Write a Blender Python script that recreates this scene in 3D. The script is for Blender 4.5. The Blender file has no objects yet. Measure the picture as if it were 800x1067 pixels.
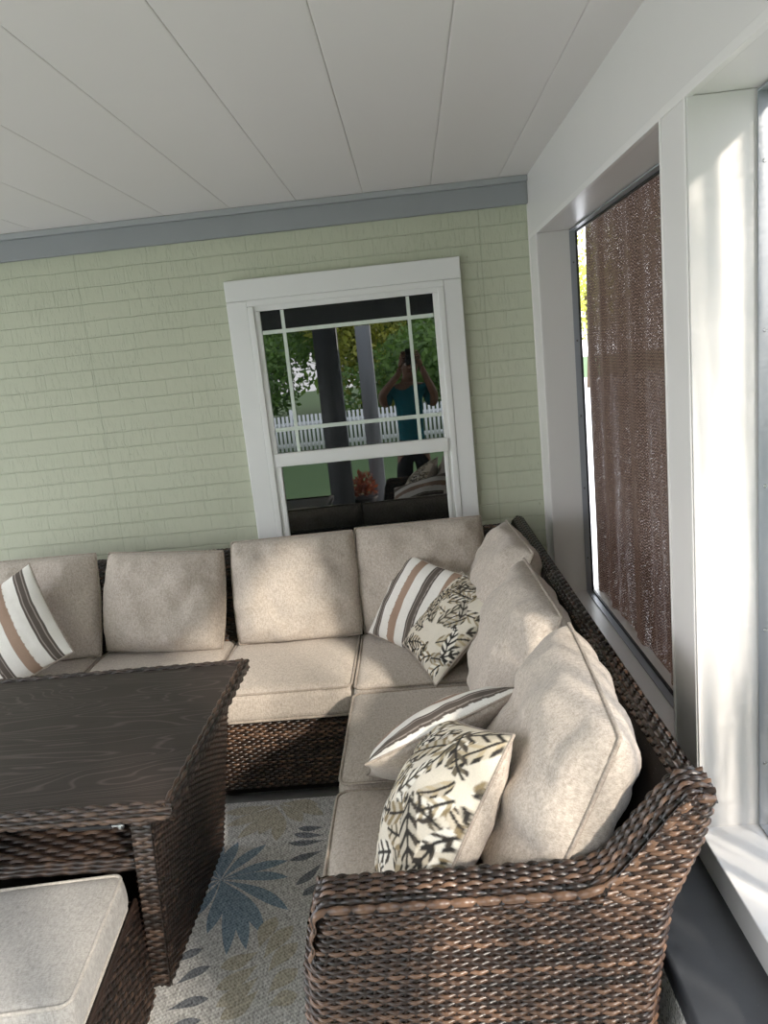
import bpy, bmesh, math, random
import numpy as np
from mathutils import Matrix, Vector, noise

random.seed(7)
rng = np.random.default_rng(7)
scene = bpy.context.scene
COL = scene.collection
PI = math.pi

# ------------------------------------------------------------------ mesh collection helper
class MB:
    def __init__(self):
        self.v = []; self.f = []; self.m = []; self.tone = []; self.n = 0; self.loop3 = []
    def add(self, verts, faces, mi=0, tone=None):
        verts = np.asarray(verts, float).reshape(-1, 3)
        faces = np.asarray(faces, int)
        self.v.append(verts)
        self.f.append((faces + self.n))
        self.m.append(np.full(len(faces), mi, int))
        if tone is None: tone = np.full(len(verts), .5)
        self.tone.append(np.broadcast_to(np.asarray(tone, float), (len(verts),)).copy())
        self.n += len(verts)
        return self
    def box(self, x0, x1, y0, y1, z0, z1, mi=0, tone=.5):
        v = [(x0,y0,z0),(x1,y0,z0),(x1,y1,z0),(x0,y1,z0),(x0,y0,z1),(x1,y0,z1),(x1,y1,z1),(x0,y1,z1)]
        f = [(0,3,2,1),(4,5,6,7),(0,1,5,4),(1,2,6,5),(2,3,7,6),(3,0,4,7)]
        return self.add(v, f, mi, tone)
    def grid(self, P, mi=0, tone=.5, flip=False):
        nu, nv = P.shape[:2]
        i = np.arange(nu*nv).reshape(nu, nv)
        a, b, c, d = i[:-1,:-1], i[1:,:-1], i[1:,1:], i[:-1,1:]
        f = np.stack([a,b,c,d] if not flip else [a,d,c,b], -1).reshape(-1,4)
        if np.ndim(tone) == 2: tone = np.asarray(tone).reshape(-1)
        return self.add(P.reshape(-1,3), f, mi, tone)
    def tube(self, pts, r, seg=8, closed=False, mi=0, tone=.5, caps=True):
        pts = np.asarray(pts, float); n = len(pts)
        if closed: tan = np.roll(pts,-1,0) - np.roll(pts,1,0)
        else: tan = np.gradient(pts, axis=0)
        tan /= np.linalg.norm(tan, axis=1)[:,None] + 1e-12
        ref = np.array([0,0,1.]) if abs(tan[0][2]) < .9 else np.array([1.,0,0])
        rings = []
        nrm = np.cross(tan[0], ref); nrm /= np.linalg.norm(nrm)
        rr = np.broadcast_to(np.asarray(r, float), (n,))
        for k in range(n):
            nrm = nrm - tan[k]*(nrm@tan[k]); nrm /= np.linalg.norm(nrm)+1e-12
            bi = np.cross(tan[k], nrm)
            a = np.arange(seg)*2*PI/seg
            rings.append(pts[k] + rr[k]*(np.cos(a)[:,None]*nrm + np.sin(a)[:,None]*bi))
        V = np.array(rings).reshape(-1,3); f = []
        for k in range(n if closed else n-1):
            k2 = (k+1) % n
            for j in range(seg):
                j2 = (j+1) % seg
                f.append((k*seg+j, k*seg+j2, k2*seg+j2, k2*seg+j))
        self.add(V, f, mi, tone)
        if not closed and caps:
            for k in (0, n-1):
                c = np.vstack([rings[k], pts[k][None]])
                ff = [(j, (j+1)%seg, seg, seg) for j in range(seg)]
                ff = [(a,b,c_,c_) for a,b,c_,_ in ff]
                self.add(c, np.array([(a,b,c_) for a,b,c_,_ in ff]), mi, float(np.mean(tone)))
        return self
    def build(self, name, mats, parent=None, smooth=True, attr=True):
        me = bpy.data.meshes.new(name)
        V = np.vstack(self.v)
        F = []
        for f in self.f: F.extend(map(tuple, f.tolist()))
        me.from_pydata(V.tolist(), [], F)
        if not isinstance(mats, (list, tuple)): mats = [mats]
        for m in mats: me.materials.append(m)
        me.polygons.foreach_set('material_index', np.concatenate(self.m).astype(np.int32))
        me.polygons.foreach_set('use_smooth', np.full(len(me.polygons), smooth))
        if attr:
            a = me.attributes.new('tone', 'FLOAT', 'POINT')
            a.data.foreach_set('value', np.concatenate(self.tone).astype(np.float32))
        me.update()
        o = bpy.data.objects.new(name, me); COL.objects.link(o)
        if parent is not None: o.parent = parent
        return o

def empty(name, label, cat, loc=(0,0,0), rotz=0, group=None):
    o = bpy.data.objects.new(name, None); COL.objects.link(o)
    o.empty_display_size = .1; o.location = loc; o.rotation_euler = (0,0,rotz)
    tag(o, label, cat, group); return o
def tag(o, label, cat, group=None):
    o['label'] = label; o['category'] = cat
    if group: o['group'] = group
    return o
def struct(o):
    o['kind'] = 'structure'; return o
def bevel(o, w=.004, seg=2):
    m = o.modifiers.new('bevel', 'BEVEL'); m.width = w; m.segments = seg; m.limit_method = 'ANGLE'
    m.angle_limit = math.radians(40)
    for p in o.data.polygons: p.use_smooth = True
    w2 = o.modifiers.new('wn', 'WEIGHTED_NORMAL'); w2.keep_sharp = False
    return o

# ------------------------------------------------------------------ materials
def srgb(r, g, b):
    f = lambda c: (c/255/12.92) if c/255 <= .04045 else ((c/255+.055)/1.055)**2.4
    return (f(r), f(g), f(b), 1)
class NT:
    def __init__(self, name):
        self.mat = bpy.data.materials.new(name); self.mat.use_nodes = True
        self.t = self.mat.node_tree; self.t.nodes.clear()
        self.out = self.t.nodes.new('ShaderNodeOutputMaterial')
        self.b = self.t.nodes.new('ShaderNodeBsdfPrincipled')
        self.t.links.new(self.b.outputs[0], self.out.inputs[0])
    def n(self, typ, **kw):
        nd = self.t.nodes.new(typ)
        for k, v in kw.items():
            if k == 'ins':
                for kk, vv in v.items():
                    if hasattr(vv, 'is_output'): self.t.links.new(vv, nd.inputs[kk])
                    else: nd.inputs[kk].default_value = vv
            else: setattr(nd, k, v)
        return nd
    def link(self, a, b): self.t.links.new(a, b)
    def set(self, **kw):
        for k, v in kw.items():
            k = k.replace('_', ' ')
            if hasattr(v, 'is_output'): self.t.links.new(v, self.b.inputs[k])
            else: self.b.inputs[k].default_value = v
    def coord(self, which='Object', scale=(1,1,1), rot=(0,0,0)):
        tc = self.n('ShaderNodeTexCoord')
        mp = self.n('ShaderNodeMapping', ins={'Vector': tc.outputs[which], 'Scale': scale, 'Rotation': rot})
        return mp.outputs[0]
    def noise(self, vec, scale, detail=3, rough=.55, dist=0):
        return self.n('ShaderNodeTexNoise', ins={'Vector': vec, 'Scale': scale, 'Detail': detail, 'Roughness': rough, 'Distortion': dist}).outputs[0]
    def ramp(self, fac, stops):
        r = self.n('ShaderNodeValToRGB', ins={'Fac': fac})
        e = r.color_ramp.elements
        while len(e) < len(stops): e.new(.5)
        for k, (p, c) in enumerate(stops):
            e[k].position = p; e[k].color = c if len(c) == 4 else (*c, 1)
        return r.outputs[0]
    def math(self, op, a, b=0, c=None, clamp=False):
        m = self.n('ShaderNodeMath', operation=op, use_clamp=clamp)
        for k, x in enumerate((a, b, c)):
            if x is None: continue
            if hasattr(x, 'is_output'): self.link(x, m.inputs[k])
            else: m.inputs[k].default_value = x
        return m.outputs[0]
    def mix(self, fac, a, b, blend='MIX'):
        m = self.n('ShaderNodeMix', data_type='RGBA', blend_type=blend)
        for k, x in ((0, fac), (6, a), (7, b)):
            if hasattr(x, 'is_output'): self.link(x, m.inputs[k])
            else: m.inputs[k].default_value = x
        return m.outputs[2]
    def bump(self, h, strength=.5, dist=.002, prev=None):
        b = self.n('ShaderNodeBump', ins={'Height': h, 'Strength': strength, 'Distance': dist})
        if prev is not None: self.link(prev, b.inputs['Normal'])
        return b.outputs[0]

def plain(name, col, rough=.5, spec=.5, metal=0, nscale=0, namp=.08, bump=0):
    t = NT(name)
    t.set(Base_Color=col, Roughness=rough, Metallic=metal, Specular_IOR_Level=spec)
    if nscale:
        n = t.noise(t.coord(), nscale, 4)
        dark = tuple(c*(1-namp*2) for c in col[:3]) + (1,)
        t.set(Base_Color=t.mix(n, dark, tuple(min(1, c*(1+namp*.6)) for c in col[:3]) + (1,)))
        if bump: t.set(Normal=t.bump(n, bump, .002))
    return t.mat

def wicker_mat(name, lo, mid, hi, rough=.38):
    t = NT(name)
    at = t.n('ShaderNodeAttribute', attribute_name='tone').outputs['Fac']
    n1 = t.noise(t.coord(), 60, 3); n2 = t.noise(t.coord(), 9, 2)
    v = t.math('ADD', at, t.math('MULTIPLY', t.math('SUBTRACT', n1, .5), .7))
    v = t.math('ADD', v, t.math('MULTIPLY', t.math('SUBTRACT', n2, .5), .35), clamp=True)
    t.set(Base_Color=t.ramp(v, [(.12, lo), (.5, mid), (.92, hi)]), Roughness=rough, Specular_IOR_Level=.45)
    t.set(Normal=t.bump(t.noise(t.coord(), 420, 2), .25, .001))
    return t.mat

def fabric_mat(name, dark, light, streak=1.0):
    t = NT(name)
    a = t.noise(t.coord(scale=(1,1,.22)), 420, 2); b = t.noise(t.coord(scale=(.22,1,1)), 420, 2)
    c_ = t.noise(t.coord(scale=(1,.45,.45)), 190, 2, .6)
    h = t.math('ADD', t.math('ADD', t.math('MULTIPLY', a, .3), t.math('MULTIPLY', b, .3)), t.math('MULTIPLY', c_, .4))
    big = t.noise(t.coord(), 7, 3)
    v = t.math('ADD', t.math('MULTIPLY', t.math('SUBTRACT', h, .5), 2.6*streak), .5)
    v = t.math('ADD', v, t.math('MULTIPLY', t.math('SUBTRACT', big, .5), .12), clamp=True)
    t.set(Base_Color=t.mix(v, dark, light), Roughness=.95, Specular_IOR_Level=.1)
    t.set(Sheen_Weight=.15, Sheen_Roughness=.5)
    nb = t.bump(t.noise(t.coord(), 14, 3), .25, .01)
    t.set(Normal=t.bump(h, .45, .0015, nb))
    return t.mat

def pattern_mat(name):
    t = NT(name)
    c = t.n('ShaderNodeAttribute', attribute_name='pattern').outputs['Color']
    h = t.noise(t.coord(), 500, 2)
    k = t.math('ADD', t.math('MULTIPLY', h, .5), .75)
    cc = t.n('ShaderNodeCombineColor', ins={0: k, 1: k, 2: k}).outputs[0]
    t.set(Base_Color=t.mix(1.0, c, cc, 'MULTIPLY'), Roughness=.95, Specular_IOR_Level=.1)
    t.set(Normal=t.bump(h, .4, .0015))
    return t.mat

M = {}
M['wicker'] = wicker_mat('brown_wicker', (.004,.003,.0025), (.026,.0135,.009), (.140,.074,.043), .30)
M['wicker_dark'] = wicker_mat('dark_brown_wicker', (.006,.0045,.004), (.022,.013,.010), (.085,.052,.036), .42)
M['wicker_under'] = plain('wicker_underside', (.008,.006,.005,1), .8, .1)
M['fabric'] = fabric_mat('beige_heather_fabric', srgb(138,126,115), srgb(212,200,187))
M['fabric_grey'] = fabric_mat('pale_heather_fabric', srgb(132,129,125), srgb(194,190,185))
M['piping'] = fabric_mat('beige_piping', srgb(124,112,101), srgb(184,171,157))
M['piping_grey'] = fabric_mat('pale_piping', srgb(150,144,136), srgb(206,199,190))
M['pattern'] = pattern_mat('printed_cushion_fabric')
M['white'] = plain('white_aluminium', srgb(226,223,221), .32, .5, 0, 3, .02)
M['white_face'] = plain('white_panel', srgb(218,215,213), .30, .5, 0, 2, .03)
M['vinyl'] = plain('white_vinyl_window', srgb(226,226,224), .4, .4, 0, 5, .03)
M['muntin'] = plain('window_grille', srgb(205,215,205), .4, .4, 0, 5, .03)
M['grey'] = plain('grey_painted_trim', srgb(140,143,147), .5, .4, 0, 8, .05)
M['grey_light'] = plain('grey_trim_lip', srgb(156,159,162), .5, .4, 0, 8, .05)
M['alu'] = plain('grey_metal_frame', srgb(150,155,163), .35, .5, .3, 10, .05)
M['gasket'] = plain('black_gasket', (.01,.01,.012,1), .5, .3)
M['screw'] = plain('screw_metal', srgb(185,188,192), .25, .6, .8, 50, .1)
M['ceil'] = plain('ceiling_panel_paint', srgb(220,216,214), .42, .35, 0, 1.5, .02)
M['leg'] = plain('black_foot', (.012,.011,.010,1), .5, .3, 0, 20, .1)

def black_paint():
    t = NT('black_concrete_paint')
    n = t.noise(t.coord(), 6, 6, .65); s = t.noise(t.coord(scale=(1,1,1)), 190, 2)
    base = t.mix(n, srgb(34,35,38), srgb(58,60,64))
    sp = t.ramp(s, [(.70,(0,0,0)), (.80,(1,1,1))])
    t.set(Base_Color=t.mix(t.math('MULTIPLY', sp, .25), base, srgb(120,120,122)), Roughness=.55)
    t.set(Normal=t.bump(n, .3, .004)); return t.mat
M['black'] = black_paint()

def speckle():
    t = NT('speckled_stone_face')
    v = t.n('ShaderNodeTexVoronoi', ins={'Vector': t.coord(), 'Scale': 130.0})
    n = t.noise(t.coord(), 150, 3, .7)
    t.set(Base_Color=t.ramp(n, [(.38, srgb(110,107,102)), (.5, srgb(232,229,224)), (.60, srgb(252,250,246))]), Roughness=.9)
    t.set(Normal=t.bump(v.outputs['Distance'], .8, .006)); return t.mat
M['speckle'] = speckle()

def brick():
    t = NT('painted_green_brick')
    tc = t.n('ShaderNodeTexCoord').outputs['Object']
    wob = t.n('ShaderNodeTexNoise', ins={'Vector': tc, 'Scale': 6.0, 'Detail': 3.0})
    sep = t.n('ShaderNodeSeparateXYZ', ins={0: tc})
    sw = t.math('SUBTRACT', wob.outputs[0], .5)
    x = t.math('ADD', sep.outputs[0], t.math('MULTIPLY', sw, .008))
    z = t.math('ADD', sep.outputs[2], t.math('ADD', t.math('MULTIPLY', sw, .010), -.0206))
    uv = t.n('ShaderNodeCombineXYZ', ins={0: x, 1: z, 2: 0.0}).outputs[0]
    br = t.n('ShaderNodeTexBrick', offset=.5, ins={'Vector': uv, 'Scale': 1.0, 'Mortar Size': .0045, 'Mortar Smooth': .6,
        'Brick Width': .212, 'Row Height': .0689, 'Color1': (1,1,1,1), 'Color2': (.86,.86,.86,1), 'Mortar': (0,0,0,1)})
    # bed joints alone (stronger than the head joints)
    fr = t.math('FRACT', t.math('DIVIDE', z, .0689))
    d = t.math('ABSOLUTE', t.math('SUBTRACT', fr, .5))
    bed = t.math('SMOOTH_MIN', t.math('MULTIPLY', t.math('SUBTRACT', .5, d), 15.0), 1.0, .3)
    head = t.math('SUBTRACT', 1.0, br.outputs['Fac'])
    # rug-face scoring: short vertical scratches
    sc = t.noise(t.coord(scale=(1, 1, .20)), 85, 3, .6, .6)
    scr = t.ramp(sc, [(.36,(0,0,0)), (.50,(1,1,1))])
    patch = t.ramp(t.noise(t.coord(), 5, 2), [(.35,(.25,.25,.25)), (.6,(1,1,1))])
    # long vertical hairlines in the paint
    def vline(x0, w):
        return t.math('GREATER_THAN', t.math('ABSOLUTE', t.math('SUBTRACT', x, x0)), w)
    vl = t.math('MULTIPLY', vline(-1.372, .0022), vline(.335, .0028))
    h = t.math('ADD', t.math('MULTIPLY', bed, .40), t.math('MULTIPLY', head, .25))
    h = t.math('ADD', h, t.math('MULTIPLY', t.math('MULTIPLY', scr, patch), .30))
    h = t.math('ADD', h, t.math('MULTIPLY', vl, .7))
    h = t.math('ADD', h, t.math('MULTIPLY', t.noise(t.coord(), 45, 4), .25))
    big = t.noise(t.coord(), 2.2, 4)
    col = t.mix(big, srgb(172,176,154), srgb(188,191,168))
    dk = t.math('MULTIPLY', t.math('SUBTRACT', 1.0, t.math('MULTIPLY', vl, t.math('ADD', t.math('MULTIPLY', bed, .35), .65))), .28)
    dk2 = t.math('ADD', dk, t.math('MULTIPLY', t.math('MULTIPLY', t.math('SUBTRACT', 1.0, scr), patch), .05), clamp=True)
    pits = t.ramp(t.noise(t.coord(), 38, 2), [(.74,(0,0,0)), (.80,(1,1,1))])
    dk2 = t.math('ADD', dk2, t.math('MULTIPLY', pits, .4), clamp=True)
    t.set(Base_Color=t.mix(dk2, col, srgb(116,120,102)), Roughness=.62, Specular_IOR_Level=.3)
    t.set(Normal=t.bump(h, .75, .006)); return t.mat
M['brick'] = brick()

def wood():
    t = NT('dark_wood_grain')
    co = t.coord(scale=(1, 7, 7))
    n = t.noise(co, 1.1, 2, .45, .5)
    rings = t.math('FRACT', t.math('MULTIPLY', n, 22.0))
    line = t.ramp(rings, [(.0,(0,0,0)), (.46,(0,0,0)), (.62,(1,1,1)), (.74,(0,0,0))])
    fib = t.noise(t.coord(scale=(3, 260, 260)), 1.0, 3, .7)
    sep = t.n('ShaderNodeSeparateXYZ', ins={0: t.coord()})
    pl = t.math('FRACT', t.math('DIVIDE', sep.outputs[1], .155))
    seam = t.math('LESS_THAN', pl, .012)
    base = t.mix(fib, srgb(36,30,28), srgb(58,49,46))
    c = t.mix(t.math('MULTIPLY', line, .6), base, srgb(92,82,78))
    t.set(Base_Color=t.mix(t.math('MULTIPLY', seam, .6), c, srgb(22,19,18)), Roughness=.52, Specular_IOR_Level=.22)
    t.set(Normal=t.bump(t.math('ADD', fib, line), .2, .001)); return t.mat
M['wood'] = wood()

def rug_mat(name, dark, light):
    t = NT(name)
    n = t.noise(t.coord(scale=(1, .38, 1), rot=(0,0,.5)), 150, 3, .7)
    sep = t.n('ShaderNodeSeparateXYZ', ins={0: t.coord()})
    a = t.math('SINE', t.math('ADD', t.math('MULTIPLY', sep.outputs[1], 520.0), t.math('MULTIPLY', sep.outputs[0], 160.0)))
    b = t.math('SINE', t.math('MULTIPLY', sep.outputs[0], 420.0))
    w_ = t.math('MULTIPLY', a, b)
    f = t.math('ADD', t.math('ADD', t.math('MULTIPLY', t.math('SUBTRACT', n, .5), 2.4), t.math('MULTIPLY', w_, .22)), .55, clamp=True)
    t.set(Base_Color=t.mix(f, dark, light), Roughness=.95, Specular_IOR_Level=.1)
    t.set(Normal=t.bump(f, .6, .004)); return t.mat
M['rug'] = rug_mat('rug_ground', srgb(140,136,132), srgb(252,250,246))
M['rug_blue'] = rug_mat('rug_blue_leaf', srgb(70,92,110), srgb(170,190,206))
M['rug_dark'] = rug_mat('rug_grey_leaf', srgb(62,66,72), srgb(150,154,160))
M['rug_beige'] = rug_mat('rug_sand_leaf', srgb(134,126,108), srgb(228,220,200))

def glass_dark():
    t = NT('window_glass_dark_room')
    t.set(Base_Color=(.004,.005,.005,1), Roughness=0.0, IOR=2.0, Specular_IOR_Level=.5)  # opaque near-black base stands in for the unlit room behind
    return t.mat
M['glass'] = glass_dark()

def mesh_mat(name, open_lo, streak=0.0):
    t = NT(name)
    co = t.coord(scale=(1, 1, 1))
    w1 = t.noise(t.coord(scale=(1, 1, .8)), 400, 2, .65)
    sep = t.n('ShaderNodeSeparateXYZ', ins={0: t.coord()})
    # slanted knit rows
    ph = t.math('ADD', t.math('MULTIPLY', sep.outputs[2], 560.0), t.math('MULTIPLY', sep.outputs[1], 260.0))
    rows = t.math('ADD', t.math('MULTIPLY', t.math('SINE', ph), .035), w1)
    st = t.noise(t.coord(scale=(1, 1, .06)), 16, 3, .6)
    lo = t.math('ADD', t.math('MULTIPLY', t.math('SUBTRACT', .52, st), streak), open_lo)
    hole = t.math('GREATER_THAN', rows, lo)
    zig = t.math('SINE', t.math('ADD', t.math('MULTIPLY', sep.outputs[2], 620.0), t.math('MULTIPLY', t.math('SINE', t.math('MULTIPLY', sep.outputs[1], 380.0)), 1.6)))
    w1 = t.math('ADD', w1, t.math('MULTIPLY', zig, .07))
    col = t.ramp(w1, [(.36, srgb(22,16,14)), (.50, srgb(56,44,37)), (.64, srgb(122,104,92))])
    t.set(Base_Color=col, Roughness=.8, Specular_IOR_Level=.2)
    t.set(Normal=t.bump(rows, .6, .003))
    tr = t.n('ShaderNodeBsdfTransparent'); tl = t.n('ShaderNodeBsdfTranslucent', ins={'Color': srgb(88,66,56)})
    m0 = t.n('ShaderNodeMixShader', ins={0: .08, 1: t.b.outputs[0], 2: tl.outputs[0]})
    m1 = t.n('ShaderNodeMixShader', ins={0: hole, 1: m0.outputs[0], 2: tr.outputs[0]})
    t.link(m1.outputs[0], t.out.inputs[0]); return t.mat
M['screen'] = mesh_mat('brown_knit_shade_cloth', .705, .22)
M['screen_open'] = mesh_mat('brown_knit_shade_cloth_thin', .50, 1.1)  # holes opened in vertical streaks to let dappled sun through

def lawn_mat():
    t = NT('lawn_grass'); n = t.noise(t.coord(), 3, 5, .7); n2 = t.noise(t.coord(), 60, 3, .7)
    t.set(Base_Color=t.mix(t.math('MULTIPLY', t.math('ADD', n, n2), .5), srgb(46,74,34), srgb(88,116,60)), Roughness=.9)
    t.set(Normal=t.bump(n2, .6, .02)); return t.mat
M['lawn'] = lawn_mat()
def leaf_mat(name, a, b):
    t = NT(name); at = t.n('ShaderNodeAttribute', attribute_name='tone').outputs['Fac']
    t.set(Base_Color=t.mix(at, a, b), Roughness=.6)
    tl = t.n('ShaderNodeBsdfTranslucent', ins={'Color': b})
    m = t.n('ShaderNodeMixShader', ins={0: .35, 1: t.b.outputs[0], 2: tl.outputs[0]})
    t.link(m.outputs[0], t.out.inputs[0]); return t.mat
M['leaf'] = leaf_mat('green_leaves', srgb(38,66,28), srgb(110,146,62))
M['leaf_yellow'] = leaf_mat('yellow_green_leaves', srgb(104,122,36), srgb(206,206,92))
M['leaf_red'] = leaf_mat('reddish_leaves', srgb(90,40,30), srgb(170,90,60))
M['bark'] = plain('tree_bark', srgb(84,68,54), .9, .2, 0, 20, .2, .5)
M['path'] = plain('pale_concrete_path', srgb(206,203,204), .8, .3, 0, 4, .06)
M['porch'] = plain('porch_concrete', srgb(126,124,120), .8, .3, 0, 6, .1)
M['post_dark'] = plain('dark_post_paint', srgb(70,72,74), .5, .4, 0, 5, .05)
M['fence'] = plain('white_fence_paint', srgb(236,238,240), .5, .4, 0, 6, .03)
M['pot'] = plain('dark_pot', srgb(50,44,42), .6, .3, 0, 12, .1)
M['skin'] = plain('skin', srgb(120,84,64), .5, .4, 0, 20, .05)
M['shirt'] = plain('teal_shirt', srgb(16,92,104), .85, .2, 0, 20, .1)
M['trousers'] = plain('black_trousers', srgb(24,24,27), .85, .2, 0, 20, .1)
M['hair'] = plain('dark_hair', srgb(22,18,16), .7, .3, 0, 60, .2)
M['eye'] = plain('eye_white', srgb(225,222,216), .3, .5)
M['iris'] = plain('dark_iris', srgb(30,20,15), .2, .5)
M['lip'] = plain('lips', srgb(124,70,62), .5, .4)
M['phone'] = plain('black_phone', (.01,.01,.011,1), .2, .5)
M['lens'] = plain('phone_lens', (.004,.004,.006,1), .05, .6)

# ------------------------------------------------------------------ wicker weaving on a parametric patch
def weave(mb, P, Ls, Lt, pitch=.0086, stake=.0175, amp=.0026, th=.0026, flip=False, seed=0, tone0=.5, spread=.5, back=True):
    """P(s,t)->(...,3); strands run along s, rows stack along t."""
    r_ = np.random.default_rng(seed + 11)
    rows = max(2, int(round(Lt/pitch))); ns = max(2, int(round(Ls/stake)))
    S = np.linspace(0, 1, ns*4+1)
    off = np.array([-1, -.62, 0, .62, 1])*.48/rows; prof = np.array([-.45, .6, 1, .6, -.45])*th
    tc = (np.arange(rows)+.5)/rows
    s = np.broadcast_to(S[None,:,None], (rows, len(S), 5)); t = np.clip(np.broadcast_to(tc[:,None,None]+off[None,None,:], s.shape), 0, 1)
    p = P(s, t); e = 1e-3
    ds = P(np.clip(s+e,0,1), t)-P(np.clip(s-e,0,1), t); dt = P(s, np.clip(t+e,0,1))-P(s, np.clip(t-e,0,1))
    n = np.cross(ds, dt); n /= np.linalg.norm(n, axis=-1, keepdims=True)+1e-12
    if flip: n = -n
    row = np.arange(rows)[:,None,None]
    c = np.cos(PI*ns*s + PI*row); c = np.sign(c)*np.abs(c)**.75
    jit = r_.uniform(-.0004, .0004, (rows,1,1))
    hgt = amp*c + prof[None,None,:] + jit
    Q = p + n*hgt[...,None]
    rt = r_.normal(0, .16*spread*2, (rows,1)); seg = r_.normal(0, .10, (rows, ns+2))
    k = np.clip((S*ns+.5).astype(int), 0, ns+1)
    tone = np.clip(tone0 + rt + seg[:,k] , .02, .98)
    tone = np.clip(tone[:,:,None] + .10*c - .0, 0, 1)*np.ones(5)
    i = np.arange(rows*len(S)*5).reshape(rows, len(S), 5)
    a, b, cc, d = i[:,:-1,:-1], i[:,1:,:-1], i[:,1:,1:], i[:,:-1,1:]
    f = np.stack([a,b,cc,d] if not flip else [a,d,cc,b], -1).reshape(-1,4)
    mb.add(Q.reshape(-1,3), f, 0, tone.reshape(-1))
    # upright stakes
    sk = np.arange(ns+1)/ns; w = .22/ns
    tt = np.linspace(0, 1, max(3, rows//2+1))
    s2 = np.clip(sk[:,None,None] + np.array([-w, 0, w])[None,None,:], 0, 1)*np.ones((1,len(tt),1)); t2 = np.ones((ns+1,1,3))*tt[None,:,None]
    p2 = P(s2, t2)
    ds = P(np.clip(s2+e,0,1), t2)-P(np.clip(s2-e,0,1), t2); dt = P(s2, np.clip(t2+e,0,1))-P(s2, np.clip(t2-e,0,1))
    n2 = np.cross(ds, dt); n2 /= np.linalg.norm(n2, axis=-1, keepdims=True)+1e-12
    if flip: n2 = -n2
    q2 = p2 + n2*np.array([-.001, .0012, -.001])[None,None,:,None]
    i = np.arange(q2.shape[0]*q2.shape[1]*3).reshape(q2.shape[:3])
    a, b, cc, d = i[:,:-1,:-1], i[:,:-1,1:], i[:,1:,1:], i[:,1:,:-1]
    f = np.stack([a,b,cc,d] if not flip else [a,d,cc,b], -1).reshape(-1,4)
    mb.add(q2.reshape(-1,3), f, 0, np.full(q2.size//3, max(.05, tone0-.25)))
    if back:
        g = np.linspace(0, 1, 25); gs, gt = np.meshgrid(g, g, indexing='ij')
        pb = P(gs, gt)
        ds = P(np.clip(gs+e,0,1), gt)-P(np.clip(gs-e,0,1), gt); dt = P(gs, np.clip(gt+e,0,1))-P(gs, np.clip(gt-e,0,1))
        nb = np.cross(ds, dt); nb /= np.linalg.norm(nb, axis=-1, keepdims=True)+1e-12
        if flip: nb = -nb
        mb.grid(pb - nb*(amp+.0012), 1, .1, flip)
WK = lambda: [M['wicker'], M['wicker_under']]
WKD = lambda: [M['wicker_dark'], M['wicker_under']]

def path(pts, rnd=0, k=6):
    """arc-length parametrised polyline with rounded corners -> function(u in 0..1) and length"""
    pts = [np.array(p, float) for p in pts]; out = [pts[0]]
    for a, b, c in zip(pts[:-2], pts[1:-1], pts[2:]):
        r = min(rnd, .45*np.linalg.norm(b-a), .45*np.linalg.norm(c-b))
        p0 = b+(a-b)/np.linalg.norm(a-b)*r; p1 = b+(c-b)/np.linalg.norm(c-b)*r
        for q in np.linspace(0, 1, k): out.append((1-q)**2*p0+2*q*(1-q)*b+q*q*p1)
    out.append(pts[-1]); out = np.array(out)
    L = np.concatenate([[0], np.cumsum(np.linalg.norm(np.diff(out, axis=0), axis=1))])
    def f(u):
        u = np.asarray(u)*L[-1]
        return np.stack([np.interp(u, L, out[:,j]) for j in range(out.shape[1])], -1)
    return f, L[-1]
def quad(a, b, c, d):
    """bilinear patch: a(s0,t0) b(s1,t0) c(s1,t1) d(s0,t1)"""
    a, b, c, d = [np.array(x, float) for x in (a, b, c, d)]
    def P(s, t):
        s = s[...,None]; t = t[...,None]
        return a*(1-s)*(1-t)+b*s*(1-t)+c*s*t+d*(1-s)*t
    return P, np.linalg.norm(b-a), np.linalg.norm(d-a)
def wquad(mb, a, b, c, d, **kw):
    P, Ls, Lt = quad(a, b, c, d); weave(mb, P, Ls, Lt, **kw)

# ------------------------------------------------------------------ upholstery
def rbox(w, d, h, r, n=14, crown=.012, amp=.004, seed=0, puff=.0):
    bm = bmesh.new(); bmesh.ops.create_cube(bm, size=1)
    bmesh.ops.subdivide_edges(bm, edges=bm.edges[:], cuts=n, use_grid_fill=True)
    for v in bm.verts:
        q = Vector((math.copysign(abs(v.co.x*2)**.8, v.co.x)*w/2, math.copysign(abs(v.co.y*2)**.8, v.co.y)*d/2, v.co.z*h))
        inn = Vector((max(-w/2+r, min(w/2-r, q.x)), max(-d/2+r, min(d/2-r, q.y)), max(-h/2+r, min(h/2-r, q.z))))
        dv = q-inn
        if dv.length > 1e-9: q = inn + dv.normalized()*r
        a, b = q.x/(w/2), q.y/(d/2)
        q.z += crown*(1-a*a)*(1-b*b)*(1 if q.z > 0 else -.2)
        sd = (1-(q.z/(h/2))**2) if abs(q.z) < h/2 else 0
        q.x += puff*a*max(0, sd); q.y += puff*b*max(0, sd)
        nz = noise.noise(Vector((q.x*5+seed*3.1, q.y*5, q.z*5)))*amp + noise.noise(Vector((q.x*16+seed, q.y*16, q.z*16)))*amp*.35
        q += Vector((a, b, 1.2 if q.z > 0 else 0)).normalized()*nz
        v.co = q
    return bm
def bm_obj(bm, name, mats, parent=None):
    me = bpy.data.meshes.new(name); bmesh.ops.recalc_face_normals(bm, faces=bm.faces[:]); bm.to_mesh(me); bm.free()
    for m in (mats if isinstance(mats, (list, tuple)) else [mats]): me.materials.append(m)
    for p in me.polygons: p.use_smooth = True
    o = bpy.data.objects.new(name, me); COL.objects.link(o)
    if parent is not None: o.parent = parent
    return o
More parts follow.
